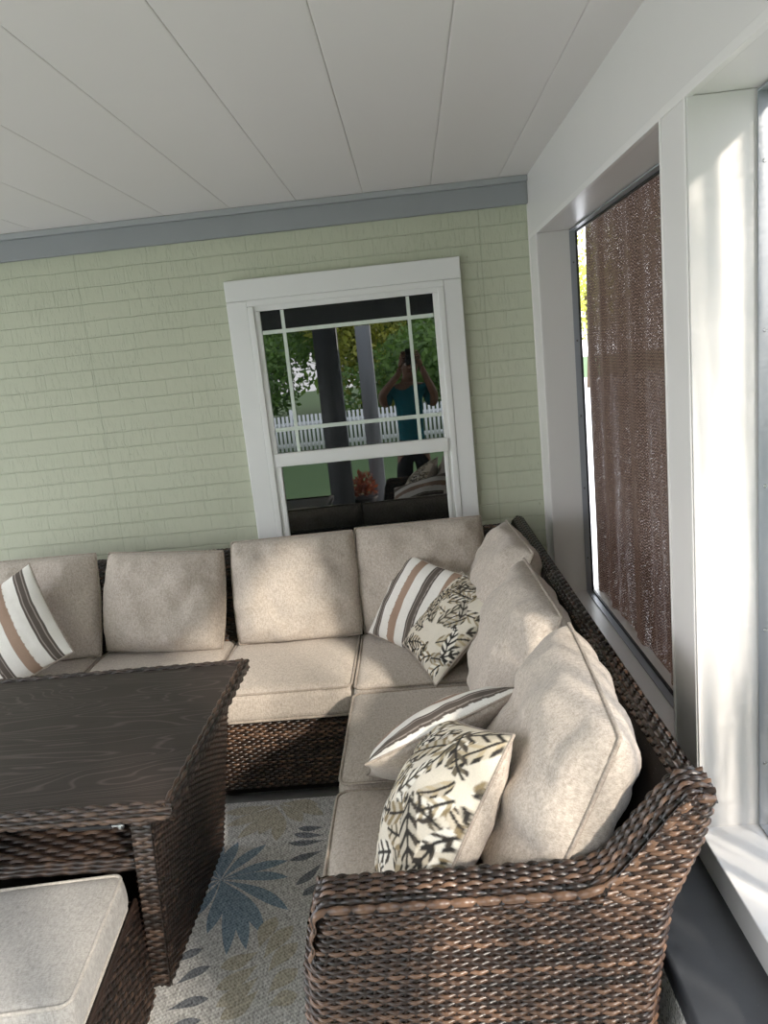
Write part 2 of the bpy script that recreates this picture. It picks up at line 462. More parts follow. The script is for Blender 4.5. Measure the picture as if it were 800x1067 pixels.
def rect_loop(w, d, r, z, zf=None):
    pts = []
    for cx, cy, a0 in ((1,1,0), (-1,1,PI/2), (-1,-1,PI), (1,-1,1.5*PI)):
        for q in np.linspace(0, PI/2, 6):
            pts.append((cx*(w/2-r)+r*math.cos(a0+q), cy*(d/2-r)+r*math.sin(a0+q)))
    out = []
    n = len(pts)
    for i in range(n):
        p, q = np.array(pts[i]), np.array(pts[(i+1)%n]); m = max(1, int(np.linalg.norm(q-p)/.03))
        for k in range(m):
            x, y = p+(q-p)*k/m; out.append((x, y, z))
    return out
def seat_cushion(name, label, w, d, h, loc, rotz, group, mat='fabric', pipe='piping', seed=0, r=.03, cat='cushion', crown=.012):
    o = bm_obj(rbox(w, d, h, r, crown=crown, seed=seed, puff=.004), name, M[mat])
    o.location = loc; o.rotation_euler = (0,0,rotz)
    tag(o, label, cat, group)
    mb = MB()
    for z in (h/2-r*.30, -h/2+r*.30):
        mb.tube(rect_loop(w-.004*1, d-.004, r*1.0, z), .0042, 6, True)
    mb.build('piping', M[pipe], o)
    return o

def pillow(name, label, w, h, t, center, X, N, group, cat, front=None, n=36, cr=.22, pinch=.035, p=2.6, q=.5, seed=0, amp=.006, sag=0,
           mats=None, pipe='piping', tfront=1.0, pucker=.004, pr=.0042, belly=.15):
    X = Vector(X).normalized(); N = Vector(N); N = (N-X*N.dot(X)).normalized(); Y = N.cross(X)
    def shape(a, b, side):
        x = a*math.sqrt(1-cr*b*b/2); y = b*math.sqrt(1-cr*a*a/2)
        x *= 1-pinch*(1-b*b)*abs(a); y *= 1-pinch*(1-a*a)*abs(b)
        y -= sag*(1-a*a)*max(0, b)
        T = max(0, (1-abs(a)**p)*(1-abs(b)**p))**q * (1-belly*b)
        z = side*t/2*T*(tfront if side > 0 else 1)
        if amp:
            e = min(1, T*2.0)
            z += side*e*(noise.noise(Vector((a*2.2+seed*5.3, b*2.2, side+seed)))*amp*1.6 + noise.noise(Vector((a*6+seed, b*6, side*2)))*amp*.5)
            # soft gathers running in from the seams
            ed = max(abs(a), abs(b))
            z += side*pucker*math.sin((a if abs(b) > abs(a) else b)*17+seed*2)*max(0, ed-.45)*min(1, T*1.6)
        return (x*w/2, y*h/2, z)
    g = np.linspace(-1, 1, n)
    g = np.sign(g)*np.abs(g)**.85
    mb = MB(); cols = []
    for side in (1, -1):
        Pm = np.array([[shape(a, b, side) for b in g] for a in g])
        mb.grid(Pm, 0 if side > 0 else 1, .5, side < 0)
        for a in g:
            for b in g: cols.append(front(a, b) if (front and side > 0) else (.5,.45,.38))
    mats = mats or [M['fabric'], M['fabric']]
    o = mb.build(name, mats, None, True, False)
    if front:
        at = o.data.attributes.new('pattern', 'FLOAT_COLOR', 'POINT')
        arr = np.ones((len(cols), 4), np.float32); arr[:,:3] = np.array(cols); at.data.foreach_set('color', arr.reshape(-1))
    o.matrix_world = Matrix(((X.x,Y.x,N.x,center[0]), (X.y,Y.y,N.y,center[1]), (X.z,Y.z,N.z,center[2]), (0,0,0,1)))
    bm = bmesh.new(); bm.from_mesh(o.data); bmesh.ops.remove_doubles(bm, verts=bm.verts, dist=1e-5); bm.to_mesh(o.data); bm.free()
    tag(o, label, cat, group)
    e = np.linspace(-1, 1, 40)[:-1]; loop = [(a,-1) for a in e]+[(1,a) for a in e]+[(-a,1) for a in e]+[(-1,-a) for a in e]
    pts = [shape(a, b, 1) for a, b in loop]; pts = [(x*1.003, y*1.003, 0) for x, y, z in pts]
    MB().tube(pts, pr, 6, True).build('piping', M[pipe], o)
    return o

lin = lambda r, g, b: srgb(r, g, b)[:3]
WHITE_C, DARK_C, TAUPE_C = lin(228,224,216), lin(84,76,70), lin(152,126,108)
def stripes(a, b):
    x = (1.0-a) + 0.0015*math.sin(b*40)
    k = (x+.10) % .96
    if k < .26: return WHITE_C
    if k < .48:
        q = k-.26
        return lin(150,140,132) if (abs(q-.05) < .010 or abs(q-.17) < .010) else DARK_C
    if k < .74: return WHITE_C
    return TAUPE_C
def make_floral(seed):
    r = random.Random(seed)
    CR = lin(214,205,188); pal = [lin(40,38,36), lin(62,56,50), lin(128,112,84), lin(150,136,108), lin(92,84,70), lin(176,160,130)]
    R = 480; img = np.empty((R, R, 3)); img[:] = CR
    U, V = np.meshgrid((np.arange(R)+.5)/R*2-1, (np.arange(R)+.5)/R*2-1, indexing='ij')
    for L in range(72):
        cx, cy = r.uniform(-1.1, 1.1), r.uniform(-1.1, 1.1); ang = r.uniform(.2, 1.3)*(1 if r.random() < .8 else -1)+r.choice([0, PI]); ln = r.uniform(.38, .72)
        ca, sa = math.cos(ang), math.sin(ang); bend = r.uniform(-.5, .5)
        u = (U-cx)*ca+(V-cy)*sa; v = -(U-cx)*sa+(V-cy)*ca - bend*((u/ln)**2)*.4
        s = u/ln
        wd = .20*ln*np.sqrt(np.clip(s*(1-s)*4, 0, 1))
        inside = (s > 0) & (s < 1)
        comb = np.sin((u*1.0-np.abs(v)*1.1)*r.uniform(34, 46))
        leaf = inside & (np.abs(v) < wd) & (comb > r.choice([.1, .3, .45]))
        rim = inside & (np.abs(v) < wd) & (np.abs(v) > wd*.6) & (comb > -.2)
        c1, c2 = r.choice(pal), r.choice(pal[:3])
        body = inside & (np.abs(v) < wd*.95)
        if r.random() < .7: img[body] = np.array(CR)*.55+np.array(r.choice(pal[2:]))*.45 if r.random() < .6 else np.array(lin(232,226,212))
        img[leaf] = c1; img[rim & (v > 0)] = c2
        spine = inside & (np.abs(v) < .016); img[spine] = pal[0]
    for _ in range(2):
        img = (img + np.roll(img,1,0)+np.roll(img,-1,0)+np.roll(img,1,1)+np.roll(img,-1,1))/5
    def f(a, b):
        i = min(R-1, max(0, int((a+1)/2*R))); j = min(R-1, max(0, int((b+1)/2*R))); return tuple(img[i, j])
    return f

# ================================================================== SETTING
XW, YW, ZC = .536, 3.35, 2.19
YB = -1.25        # open front edge of the porch
# floor slab
fl = struct(MB().box(-3.6, .40, YB, YW+.12, -.25, 0).build('floor', M['porch'], None, False))
# back wall, painted brick
wb = struct(MB().box(-3.6, .70, YW, YW+.12, -.25, 2.4).build('wall_back', M['brick'], None, False))
# ceiling: long panels with fine V joints
mb = MB(); xs = [XW+.2] + [.42-.2735*k for k in range(0, 16)]
for x1, x0 in zip(xs[:-1], xs[1:]):
    g = .0012; zt = ZC+.004
    prof = [(x0, zt), (x0+g, ZC+.0008), (x0+g+.003, ZC), (x1-g-.003, ZC), (x1-g, ZC+.0008), (x1, zt)]
    P_ = np.array([[(x, y, z) for y in (YB-.1, YW+.05)] for x, z in prof]); mb.grid(P_, 0, .5, True)
mb.box(-3.7, XW+.2, YB-.1, YW+.1, ZC+.0075, ZC+.12)
ce = struct(mb.build('ceiling', M['ceil'], None, False))
# grey frieze board at the top of the back wall
mb = MB(); mb.box(-3.6, XW-.001, YW-.030, YW, 2.083, 2.166); mb.box(-3.6, XW-.001, YW-.048, YW, 2.166, ZC-.0005, 1)
bevel(struct(mb.build('trim_1', [M['grey'], M['grey_light']], None, False)), .003)
# right side: header beam, posts, sill, knee wall
ZH, ZS, XO = 1.945, .470, .692
mb = MB()
mb.box(XW, .72, YB, YW, ZH, ZC+.02)
for y0, y1 in ((3.172, YW), (1.522, 1.668), (-.13, .02), (YB, -1.12)):
    mb.box(XW, XO, y0, y1, ZS-.01, ZH+.005)
bevel(struct(mb.build('wall_right', M['white_face'], None, False)), .003)
mb = MB()       # folded edge strips along beam and posts
mb.box(XW-.003, XW+.012, YB, YW-.002, ZH-.002, ZH+.016)
for y in (3.172, 1.522, 1.668):
    s = -1 if y != 1.668 else 1
    mb.box(XW-.0025, XW+.002, min(y, y-s*.010), max(y, y-s*.010), ZS, ZH)
mb.box(XW-.004, XW+.002, YW-.012, YW, ZS, ZC-.001)
bevel(struct(mb.build('trim_2', M['white'], None, False)), .0015)
mb = MB()       # reveal linings, whiter faces
for y0, y1 in ((3.1685, 3.1715), (1.5185, 1.5215), (.0205, .0235)):
    mb.box(XW+.001, XO, y0, y1, ZS, ZH-.001)
bevel(struct(mb.build('trim_3', M['white_face'], None, False)), .001)
mb = MB(); mb.box(XW-.004, .73, YB, YW-.001, .400, ZS)
bevel(struct(mb.build('trim_4', M['white'], None, False)), .003)
mb = MB(); mb.box(.372, .74, YB, YW, .35, .401); mb.box(.378, .73, YB, YW, -.25, .352, 1)
o = struct(mb.build('wall_right_lower', [M['black'], M['speckle']], None, False)); bevel(o, .012, 3)

# ---- double-hung window in the brick wall
wx0, wx1, wz1, wz0 = -.748, .242, 1.908, .42
yF = YW-.030
mb = MB(); cw = .087
mb.box(wx0, wx1, yF, YW, wz1-cw, wz1); mb.box(wx0, wx0+cw, yF, YW, wz0, wz1-cw-.0006); mb.box(wx1-cw+.012, wx1, yF, YW, wz0, wz1-cw-.0006)
mb.box(wx0-.02, wx1+.02, yF-.025, YW, wz0-.05, wz0-.0006)
win = struct(bevel(mb.build('window_1', M['vinyl'], None, False), .004))
ix0, ix1, iz1 = wx0+cw, wx1-cw+.012, wz1-cw
mb = MB(); fw = .026      # master frame, stepped
for k, (ins, yy) in enumerate(((0, YW-.034), (.022, YW-.022))):
    a0, a1, b1 = ix0+ins, ix1-ins, iz1-ins
    mb.box(a0, a1, yy, YW, b1-fw, b1); mb.box(a0, a0+fw, yy, YW, wz0, b1-fw-.0004); mb.box(a1-fw, a1, yy, YW, wz0, b1-fw-.0004)
bevel(mb.build('window_frame', M['vinyl'], win, False), .003)
gx0, gx1 = ix0+.055, ix1-.055
zr0, zr1 = 1.108, 1.166
mb = MB(); mb.box(gx0-.02, gx1+.02, YW-.036, YW, zr0, zr1); mb.box(gx0-.012, gx1+.012, YW-.028, YW, wz0, wz0+.05)
for a, b in ((gx0-.016, gx0+.002), (gx1-.002, gx1+.016)): mb.box(a, b, YW-.028, YW, wz0+.0505, zr0-.0005)
bevel(mb.build('sash', M['vinyl'], win, False), .003)
gl = MB().box(gx0-.01, gx1+.01, YW-.014, YW-.002, wz0+.04, iz1-.045).build('window_pane', M['glass'], win, False)
mb = MB(); yg = YW-.0165
for x in (-.519, .013): mb.box(x-.007, x+.007, yg-.002, yg+.003, zr1-.002, iz1-.05)
for z in (1.684, 1.268): mb.box(gx0-.004, gx1+.004, yg-.0025, yg+.003, z-.008, z+.008)
mb.build('grille', M['muntin'], win, False)

# ---- screened openings in the right wall: angle frame with screws, dark gasket
def opening(name, y0, y1):
    mb = MB(); xa, xb = .660, .682; th = .004; e = .004
    mb.box(xa, xb, y1-th-e, y1-e, ZS+.004, ZH-.004); mb.box(xa, xb, y0+e, y0+e+th, ZS+.004, ZH-.004)
    mb.box(xa, xb, y0+e+th, y1-e-th, ZH-th-e, ZH-e); mb.box(xa, xb, y0+e+th, y1-e-th, ZS+.001, ZS+.001+th)
    o = struct(mb.build(name, M['alu'], None, False))
    g = MB(); xa, xb = .682, .690
    g.box(xa, xb, y1-.014, y1-.002, ZS+.002, ZH-.002); g.box(xa, xb, y0+.002, y0+.014, ZS+.002, ZH-.002)
    g.box(xa, xb, y0+.014, y1-.014, ZH-.014, ZH-.002); g.box(xa, xb, y0+.014, y1-.014, ZS+.002, ZS+.012)
    g.build('gasket', M['gasket'], o, False)
    for z in np.arange(.62, 1.9, .30):
        for yy, s in ((y1-th-e, -1), (y0+e+th, 1)):
            a = np.arange(8)*PI/4
            pts = [(.671, yy, z), (.671, yy+s*.0022, z)]
            MB().tube(pts, [.0042, .0030], 8).build('screw', M['screw'], o)
    return o
opening('window_2', 1.668, 3.1685)
opening('window_3', .0235, 1.5185)

# ---- brown shade cloths hung outside the openings
def shade(name, label, y0t, y1t, y0b, y1b, mat, x=.712, seed=0):
    ny, nz = 300, 24; mb = MB(); u = np.linspace(0, 1, ny); w = np.linspace(0, 1, nz)
    P = np.zeros((ny, nz, 3))
    for j, b in enumerate(w):
        ya, yb = y0t+(y0b-y0t)*b, y1t+(y1b-y1t)*b
        y = ya+(yb-ya)*u
        f = .010*np.sin(y*19+seed)+.007*np.sin(y*33+1+seed*2)+.004*np.sin(y*61+b*1.5)
        P[:,j,0] = x+.016+f*(.7+.5*b); P[:,j,1] = y; P[:,j,2] = 1.97-b*(1.97+.12)
    mb.grid(P); o = mb.build(name, M[mat]); tag(o, label, 'curtain', 'brown shade cloths outside the screened openings')
    MB().tube([(x+.016, y0t-.02, 1.975), (x+.016, y1t+.02, 1.975)], .006, 8).build('hanging_rod', M['alu'], o)
    return o
shade('shade_cloth', 'brown knitted shade cloth hanging in soft vertical folds outside the far screened opening', 1.56, 3.150, 1.56, 3.250, 'screen')
shade('shade_cloth', 'brown knitted shade cloth outside the near opening and lengthened out of view to block sun, at the right edge of the photo', -1.17, 1.490, -1.17, 1.50, 'screen_open', seed=2)  # stretch behind the camera added to keep sun off ottoman and table

# ================================================================== RUG
mb = MB()
rx0, rx1, ry0, ry1 = -2.1, .36, .2, 2.50
gx, gy = np.meshgrid(np.linspace(rx0, rx1, 2), np.linspace(ry0, ry1, 2), indexing='ij')
mb.box(rx0, rx1, ry0, ry1, .0005, .006)
rug = None
def leaf(a, b, w, mi, z):
    a = np.array(a); b = np.array(b); d = b-a; L = np.linalg.norm(d); d /= L; nn = np.array([-d[1], d[0]])
    s = np.linspace(0, 1, 12); ww = w*np.sin(PI*np.clip(s, 0, 1)**1.45)**.9
    curve = .05*L*np.sin(PI*s)
    L1 = a+np.outer(s*L, d)+np.outer(ww+curve, nn); L2 = a+np.outer(s*L, d)+np.outer(-ww+curve, nn)
    P = np.zeros((12, 2, 3)); P[:,0,:2] = L2; P[:,1,:2] = L1; P[:,:,2] = z
    P[:,:,0] = np.clip(P[:,:,0], rx0, rx1); P[:,:,1] = np.clip(P[:,:,1], ry0, ry1)
    mb.grid(P, mi)
blue = [((-.732,2.08),t) for t in ((-.718,2.267),(-.619,2.244),(-.532,2.152),(-.519,2.073),(-.496,1.928),(-.549,1.832),(-.59,1.784),(-.641,1.769),(-.716,1.854),(-.80,1.90),(-.86,2.0),(-.88,2.12),(-.84,2.22),(-.78,2.28))]
dark = [((-.432,2.316),(-.524,2.32)),((-.427,2.273),(-.535,2.29)),((-.424,2.245),(-.545,2.241)),((-.422,2.194),(-.528,2.152)),((-.421,2.13),(-.49,2.031)),((-.421,2.04),(-.461,1.983)),
        ((-.784,1.751),(-.714,1.798)),((-.755,1.677),(-.676,1.735)),((-.753,1.597),(-.652,1.629)),((-.749,1.53),(-.655,1.565))]
beige = [((-.553,1.777),(-.648,1.726)),((-.544,1.732),(-.642,1.655)),((-.536,1.689),(-.628,1.601)),((-.528,1.647),(-.608,1.562)),((-.536,1.746),(-.472,1.866)),((-.516,1.701),(-.45,1.8)),
         ((-.503,1.632),(-.437,1.709)),((-.496,1.592),(-.425,1.626)),((-.555,1.785),(-.528,1.905)),((-.624,2.471),(-.807,2.441)),((-.622,2.458),(-.725,2.284)),((-.622,2.458),(-.654,2.299)),
         ((-.616,2.47),(-.514,2.355)),((-.611,2.483),(-.442,2.384)),((-.622,2.458),(-.588,2.257)),((-.62,2.46),(-.78,2.36)),((-.61,2.47),(-.47,2.45))]
zz = .0062
for k, (a, b) in enumerate(blue): leaf(a, b, .021, 1, zz+.0001*k)
for k, (a, b) in enumerate(dark): leaf(a, b, .016, 2, zz+.0001*k)
for k, (a, b) in enumerate(beige): leaf(a, b, .026, 3, zz+.0001*k)
rr = random.Random(4)       # the same sprays repeat over the rest of the rug
for cx, cy, mi in ((-.52,1.2,1),(-.62,.8,3),(-1.4,2.1,3),(-1.9,1.6,1),(-1.3,.7,2),(-1.75,.9,3),(-.15,.7,3),(0,1.9,1),(.1,1.4,3)):
    for k in range(11):
        an = k*2*PI/11+rr.uniform(-.1, .1); L = rr.uniform(.2, .28)
        leaf((cx, cy), (cx+L*math.cos(an), cy+L*math.sin(an)), .024, mi, zz+.0001*k)
rug = mb.build('area_rug', [M['rug'], M['rug_blue'], M['rug_dark'], M['rug_beige']], None, False)
tag(rug, 'pale woven area rug with blue and sand palm leaves under the table and sofas', 'rug')

# ================================================================== SOFA: right-hand section with arm
zb = .03; zst = .315
sofa = empty('wicker_sofa', 'brown wicker sofa section with low arm along the right screened wall', 'sofa', (0, 1.8, 0), 0, 'wicker sectional pieces')
def part(mb, name, root, mats):
    o = mb.build(name, mats); o.parent = root; o.matrix_parent_inverse = root.matrix_world.inverted() if False else Matrix.Translation(-root.location); return o
yA = 1.125      # plane of the near end
xo_f, _ = path([(.312,.03),(.314,.33),(.327,.46),(.345,.59),(.382,.71),(.412,.775),(.418,.805)], .06)
def prof_x(pts):
    z = np.array([p[1] for p in pts]); x = np.array([p[0] for p in pts]); return lambda q: np.interp(q, z, x)
XO_ = prof_x([(.316,.03),(.320,.33),(.334,.46),(.360,.60),(.412,.71),(.431,.775),(.426,.81)])
XL_ = prof_x([(-.275,.03),(-.290,.40),(-.282,.50),(-.262,.60),(-.250,.63)])
XI_ = prof_x([(.225,.60),(.252,.66),(.300,.715),(.350,.775),(.383,.812)])
arm = MB()
ZT = .640
def P_end(s, t):        # broad end panel
    z = .03+t*(ZT-.03); xl, xr = XL_(z), XO_(z); c = .035
    W = xr-xl; x = xl+s*W
    yl = np.clip(1-(x-xl)/c, 0, 1); yr = np.clip(1-(xr-x)/c, 0, 1)
    tp = np.clip((z-ZT+.02)/.02, 0, 1)*(x < XI_(.62)+.02)
    y = yA+.035*(yl**2+yr**2)+.012*tp**2 - .006*np.sin(np.clip(t,0,1)*PI)
    return np.stack([x, y, z], -1)
weave(arm, P_end, .62, ZT-.03, seed=1, tone0=.52)
def P_post(s, t):       # end of the sloping back above the arm
    z = ZT-.022+t*(.808-ZT+.022); xl, xr = XI_(z), XO_(z); x = xl+s*(xr-xl); c = .03
    yr = np.clip(1-(xr-x)/c, 0, 1)
    return np.stack([x, yA+.030*yr**2+.001, z], -1)
weave(arm, P_post, .10, .19, seed=2, tone0=.55)
# band over the arm top that turns up along the slope of the back
bf, bL = path([(-.262,.560),(-.246,.652),(.215,.652),(.258,.672),(.300,.722),(.350,.782),(.386,.814),(.426,.812)], .025)
def P_band(s, t):   # strands run along the arm and on up the slope
    q = bf(s); e = np.abs(t-.5)*2
    drop = .019*np.clip((e-.45)/.55, 0, 1)**2
    y = yA-.001+t*.090
    nx = np.gradient(np.ones(1)) if False else 0
    slope = np.clip((q[...,0]-.21)/.05, 0, 1)*(1-np.clip((q[...,0]-.375)/.03, 0, 1))
    return np.stack([q[...,0]+drop*slope*.75, y, q[...,1]-drop*(1-.35*slope)], -1)
weave(arm, P_band, bL, .105, seed=3, tone0=.42, pitch=.0105, stake=.021, amp=.0032, th=.0034)
wquad(arm, (.22,yA+.092,.30), (-.27,yA+.092,.30), (-.25,yA+.092,.64), (.22,yA+.092,.64), seed=4, tone0=.35)
def P_armleft(s, t):
    z = .03+t*(ZT-.03); return np.stack([XL_(z)-.0, yA+.035+(1-s)*.06, z], -1)
weave(arm, P_armleft, .06, ZT-.03, seed=5, tone0=.45)
arm.box(-.24, .29, yA+.02, yA+.085, .04, .60, 1, .1)
part(arm, 'arm', sofa, WK())
# leaning back along the right wall (profile in x,z swept along y)
bk_f, bk_L = path([(.175,.33),(.262,.50),(.345,.70),(.380,.790),(.394,.808),(.418,.803),(.428,.780),(.408,.71),(.356,.60),(.330,.47),(.318,.33),(.312,.03)], .035)
def sweep_back(y0, y1, seed, tone):
    mbk = MB()
    def P(s, t):
        q = bk_f(t); return np.stack([q[...,0], y0+s*(y1-y0), q[...,1]], -1)
    weave(mbk, P, y1-y0, bk_L, seed=seed, tone0=tone, pitch=.0092, stake=.018)
    return mbk
part(sweep_back(yA+.035, 2.438, 6, .48), 'backrest', sofa, WK())
mb = MB()
wquad(mb, (-.275,2.438,zb), (-.275,yA+.09,zb), (-.275,yA+.09,zst), (-.275,2.438,zst), seed=8, tone0=.4)
mb.box(-.268, .30, yA+.09, 2.436, zb, zst-.004, 1, .1)
part(mb, 'base', sofa, WK())
for x, y in ((-.23,1.18), (.27,1.18), (-.23,2.38), (.27,2.38)):
    part(MB().box(x-.02, x+.02, y-.02, y+.02, .006, zb), 'foot', sofa, M['leg'])

# ---- corner unit
corner = empty('wicker_corner_seat', 'brown wicker corner piece of the sectional between both sofa runs under the window', 'sofa', (.07, 2.85, 0), 0, 'wicker sectional pieces')
mb = sweep_back(2.442, 3.262, 9, .36)
part(mb, 'backrest', corner, WK())
bk2_f, bk2_L = path([(2.98,.33),(3.07,.50),(3.15,.68),(3.195,.765),(3.215,.785),(3.245,.780),(3.258,.755),(3.245,.70),(3.20,.58),(3.165,.45),(3.15,.33),(3.145,.03)], .035)
def sweep_back2(x0, x1, seed, tone, stake=.028):
    mbk = MB()
    def P(s, t):
        q = bk2_f(t); return np.stack([x1+s*(x0-x1), q[...,0], q[...,1]], -1)
    weave(mbk, P, x1-x0, bk2_L, seed=seed, tone0=tone, pitch=.0095, stake=.019, flip=True)
    return mbk
part(sweep_back2(-.298, .355, 10, .34), 'backrest', corner, WK())
mb = MB(); mb.box(-.292, .30, 2.445, 3.12, zb, zst-.004, 1, .1)
wquad(mb, (-.296,2.52,zb), (.29,2.446,zb), (.29,2.446,zst), (-.296,2.52,zst), seed=12, tone0=.35)
part(mb, 'base', corner, WK())
for x, y in ((-.25,2.6), (.26,2.5), (-.25,3.08), (.26,3.08)):
    part(MB().box(x-.02, x+.02, y-.02, y+.02, .006, zb), 'foot', corner, M['leg'])

# ---- run along the back wall
runx0, runx1 = -1.98, -.302
brun = empty('wicker_sofa', 'long brown wicker sofa section against the green brick wall behind the table', 'sofa', (-1.14, 2.85, 0), 0, 'wicker sectional pieces')
part(sweep_back2(runx0, runx1, 13, .34), 'backrest', brun, WK())
mb = MB()
wquad(mb, (runx0,2.515,zb+.02), (runx1,2.515,zb+.02), (runx1,2.515,zst), (runx0,2.515,zst), seed=14, tone0=.40, pitch=.0095, stake=.017)
mb.box(runx0+.003, runx1-.003, 2.523, 3.12, zb, zst-.004, 1, .1)
part(mb, 'base', brun, WK())
for x in (-1.9, -.36):
    for y in (2.58, 3.06): part(MB().box(x-.02, x+.02, y-.02, y+.02, .006, zb), 'foot', brun, M['leg'])

# ---- seat cushions
sh = .122; sz = zst+sh/2+.001
G = 'beige seat cushions of the sectional'
cush = [
 ('beige box seat cushion of the right run, next to the wicker arm', .55, .60, (-.025, 1.535, sz)),
 ('beige box seat cushion of the right run, under the striped pillow lying flat', .55, .565, (-.025, 2.145, sz)),
 ('beige box corner seat cushion under the leaning leaf-print pillow', .56, .54, (-.020, 2.725, sz)),
 ('beige box seat cushion under the window, just left of the corner seat', .526, .56, (-.566, 2.765, sz)),
 ('beige box seat cushion partly hidden behind the far right of the table', .560, .56, (-1.116, 2.765, sz)),
 ('beige box seat cushion at the left edge under the striped pillow', .560, .56, (-1.682, 2.765, sz))]
for k, (lab, w, d, loc) in enumerate(cush):
    seat_cushion('seat_cushion', lab, w-.006, d-.004, sh, loc, 0, G, seed=k+1)

# ---- back cushions
G = 'beige back cushions of the sectional'
def bcush(lab, w, h, t, c, X, N, seed, **kw):
    a = dict(cr=.20, pinch=.02, p=3.2, q=.42, n=40, amp=.014, pucker=.004, sag=.03, belly=.10); a.update(kw)
    return pillow('back_cushion', lab, w, h, t, c, X, N, G, 'cushion', seed=seed, **a)
zc = .655
bcush('beige back cushion at the left edge behind the striped pillow', .55, .45, .19, (-1.650, 3.02, .645), (1,0,.0), (0,-1,.30), 1)
bcush('beige back cushion left of the window, second from the left edge', .525, .43, .20, (-1.100, 3.005, .642), (1,-.07,-.055), (.03,-1,.30), 2, sag=.055, cr=.26)
bcush('beige back cushion under the left half of the window', .530, .44, .20, (-.550, 3.00, .650), (1,-.02,.015), (0,-1,.28), 3)
bcush('beige back cushion under the right half of the window, in the corner', .54, .45, .19, (-.030, 3.02, .652), (1,0,.01), (0,-1,.25), 4)
bcush('beige back cushion on the right run nearest the back wall', .54, .46, .20, (.245, 2.72, .655), (.05,-1,0), (-1,0,.45), 5)
bcush('beige middle back cushion on the right run', .54, .46, .20, (.230, 2.13, .655), (.04,-1,-.03), (-1,0,.42), 6)
bcush('large beige back cushion nearest the camera beside the leaf-print pillow', .56, .48, .22, (.215, 1.49, .665), (-.04,-1,-.02), (-1,-.04,.45), 7, sag=.02)

# ---- throw pillows
GS, GF = 'striped throw pillows', 'leaf-print throw pillows'
def thr(name, lab, s, t, c, X, N, pat, group, seed):
    return pillow(name, lab, s, s, t, c, X, N, group, 'pillow', front=pat, n=170, cr=.04, pinch=.06, p=2.0, q=.55, seed=seed, amp=.004,
                  mats=[M['pattern'], M['fabric']], pucker=.003, pr=.0035, belly=.08)
thr('striped_pillow', 'brown and white striped pillow at the left edge behind the table', .41, .13, (-1.665, 2.80, .620), (.86,.10,.44), (-.10,-.92,.36), stripes, GS, 11)
thr('striped_pillow', 'brown and white striped pillow in the corner, tucked behind the leaf-print pillow', .36, .12, (-.058, 2.83, .585), (.69,-.70,-.16), (-.54,-.66,.52), (lambda a, b: stripes(-a, b)), GS, 12)
thr('leaf_pillow', 'leaf-print pillow standing on its corner in the sofa corner', .36, .13, (.055, 2.62, .575), (.32,-.944,-.084), (-.632,-.279,.723), make_floral(5), GF, 13)
thr('striped_pillow', 'striped pillow lying tipped on the right seat with its beige back showing', .42, .15, (-.01, 1.80, .588), (-.1,.82,-.55), (-.36,.52,.77), (lambda a, b: stripes(-a-.11, b)), GS, 14)
thr('leaf_pillow', 'leaf-print pillow on edge beside the near wicker arm', .40, .19, (-.030, 1.45, .60), (-.30,.90,-.33), (-.82,.0,.58), make_floral(9), GF, 15)

# ================================================================== TABLE
tb = empty('dining_table', 'dark brown wicker patio dining table with wood-grain top', 'table', (-1.30, 1.90, 0))
tx0, tx1, ty0, ty1, tz = -2.0, -.610, 1.495, 2.315, .630
mb = MB(); mb.box(tx0+.022, tx1-.022, ty0+.022, ty1-.022, tz-.03, tz-.002)
bevel(part(mb, 'table_top', tb, M['wood']), .003)
mb = MB()
def rim_side(p0, p1, out, seed):
    p0 = np.array(p0); p1 = np.array(p1); out = np.array(out)
    f, L = path([(-.024, 0), (-.004, 0), (.0, -.004), (-.002, -.030), (-.014, -.036)], .006)
    d = p1-p0
    def P(s, t):
        q = f(t); return p0+s[...,None]*d+q[...,:1]*out+np.array([0,0,1.])*q[...,1:2]
    weave(mb, P, np.linalg.norm(d), L, pitch=.0105, stake=.026, seed=seed, tone0=.45, amp=.0024, th=.004, flip=True)
z = tz
rim_side((tx0,ty0,z), (tx1,ty0,z), (0,-1,0), 20); rim_side((tx1,ty0,z), (tx1,ty1,z), (1,0,0), 21)
rim_side((tx1,ty1,z), (tx0,ty1,z), (0,1,0), 22); rim_side((tx0,ty1,z), (tx0,ty0,z), (-1,0,0), 23)
mb.box(tx0+.006, tx1-.006, ty0+.006, ty1-.006, tz-.036, tz-.031, 1, .1)
part(mb, 'rim', tb, WKD())
def side_panel(sgn, seed):
    m = MB()
    xc = (tx0+tx1)/2
    fx = lambda x: x if sgn > 0 else 2*xc-x
    xt, xb = -.672, -.765
    A = [(fx(xb),1.675,.008), (fx(xb),2.250,.008), (fx(xt),2.285,.592), (fx(xt),1.520,.592)]
    P, Ls, Lt = quad(*A)
    weave(m, P, Ls+.1, Lt, seed=seed, tone0=.30, pitch=.0095, stake=.018, flip=sgn < 0)
    wd = -.045*sgn
    for (a, b) in ((A[0], A[3]), (A[1], A[2])):
        a2 = (a[0]+wd, a[1], a[2]); b2 = (b[0]+wd, b[1], b[2])
        near = a[1] < 1.9
        wquad(m, a2, a, b, b2, seed=seed+5, tone0=.46, pitch=.0125, stake=.03, flip=(sgn < 0) ^ (not near))
    # inner face
    B = [(p[0]+wd, p[1], p[2]) for p in A]
    wquad(m, B[1], B[0], B[3], B[2], seed=seed+7, tone0=.25, flip=sgn < 0)
    part(m, 'side_panel', tb, WKD())
side_panel(1, 30); side_panel(-1, 40)
m = MB(); sx0, sx1, sy0, sy1, sz_ = -1.90, -.735, 1.605, 2.22, .430
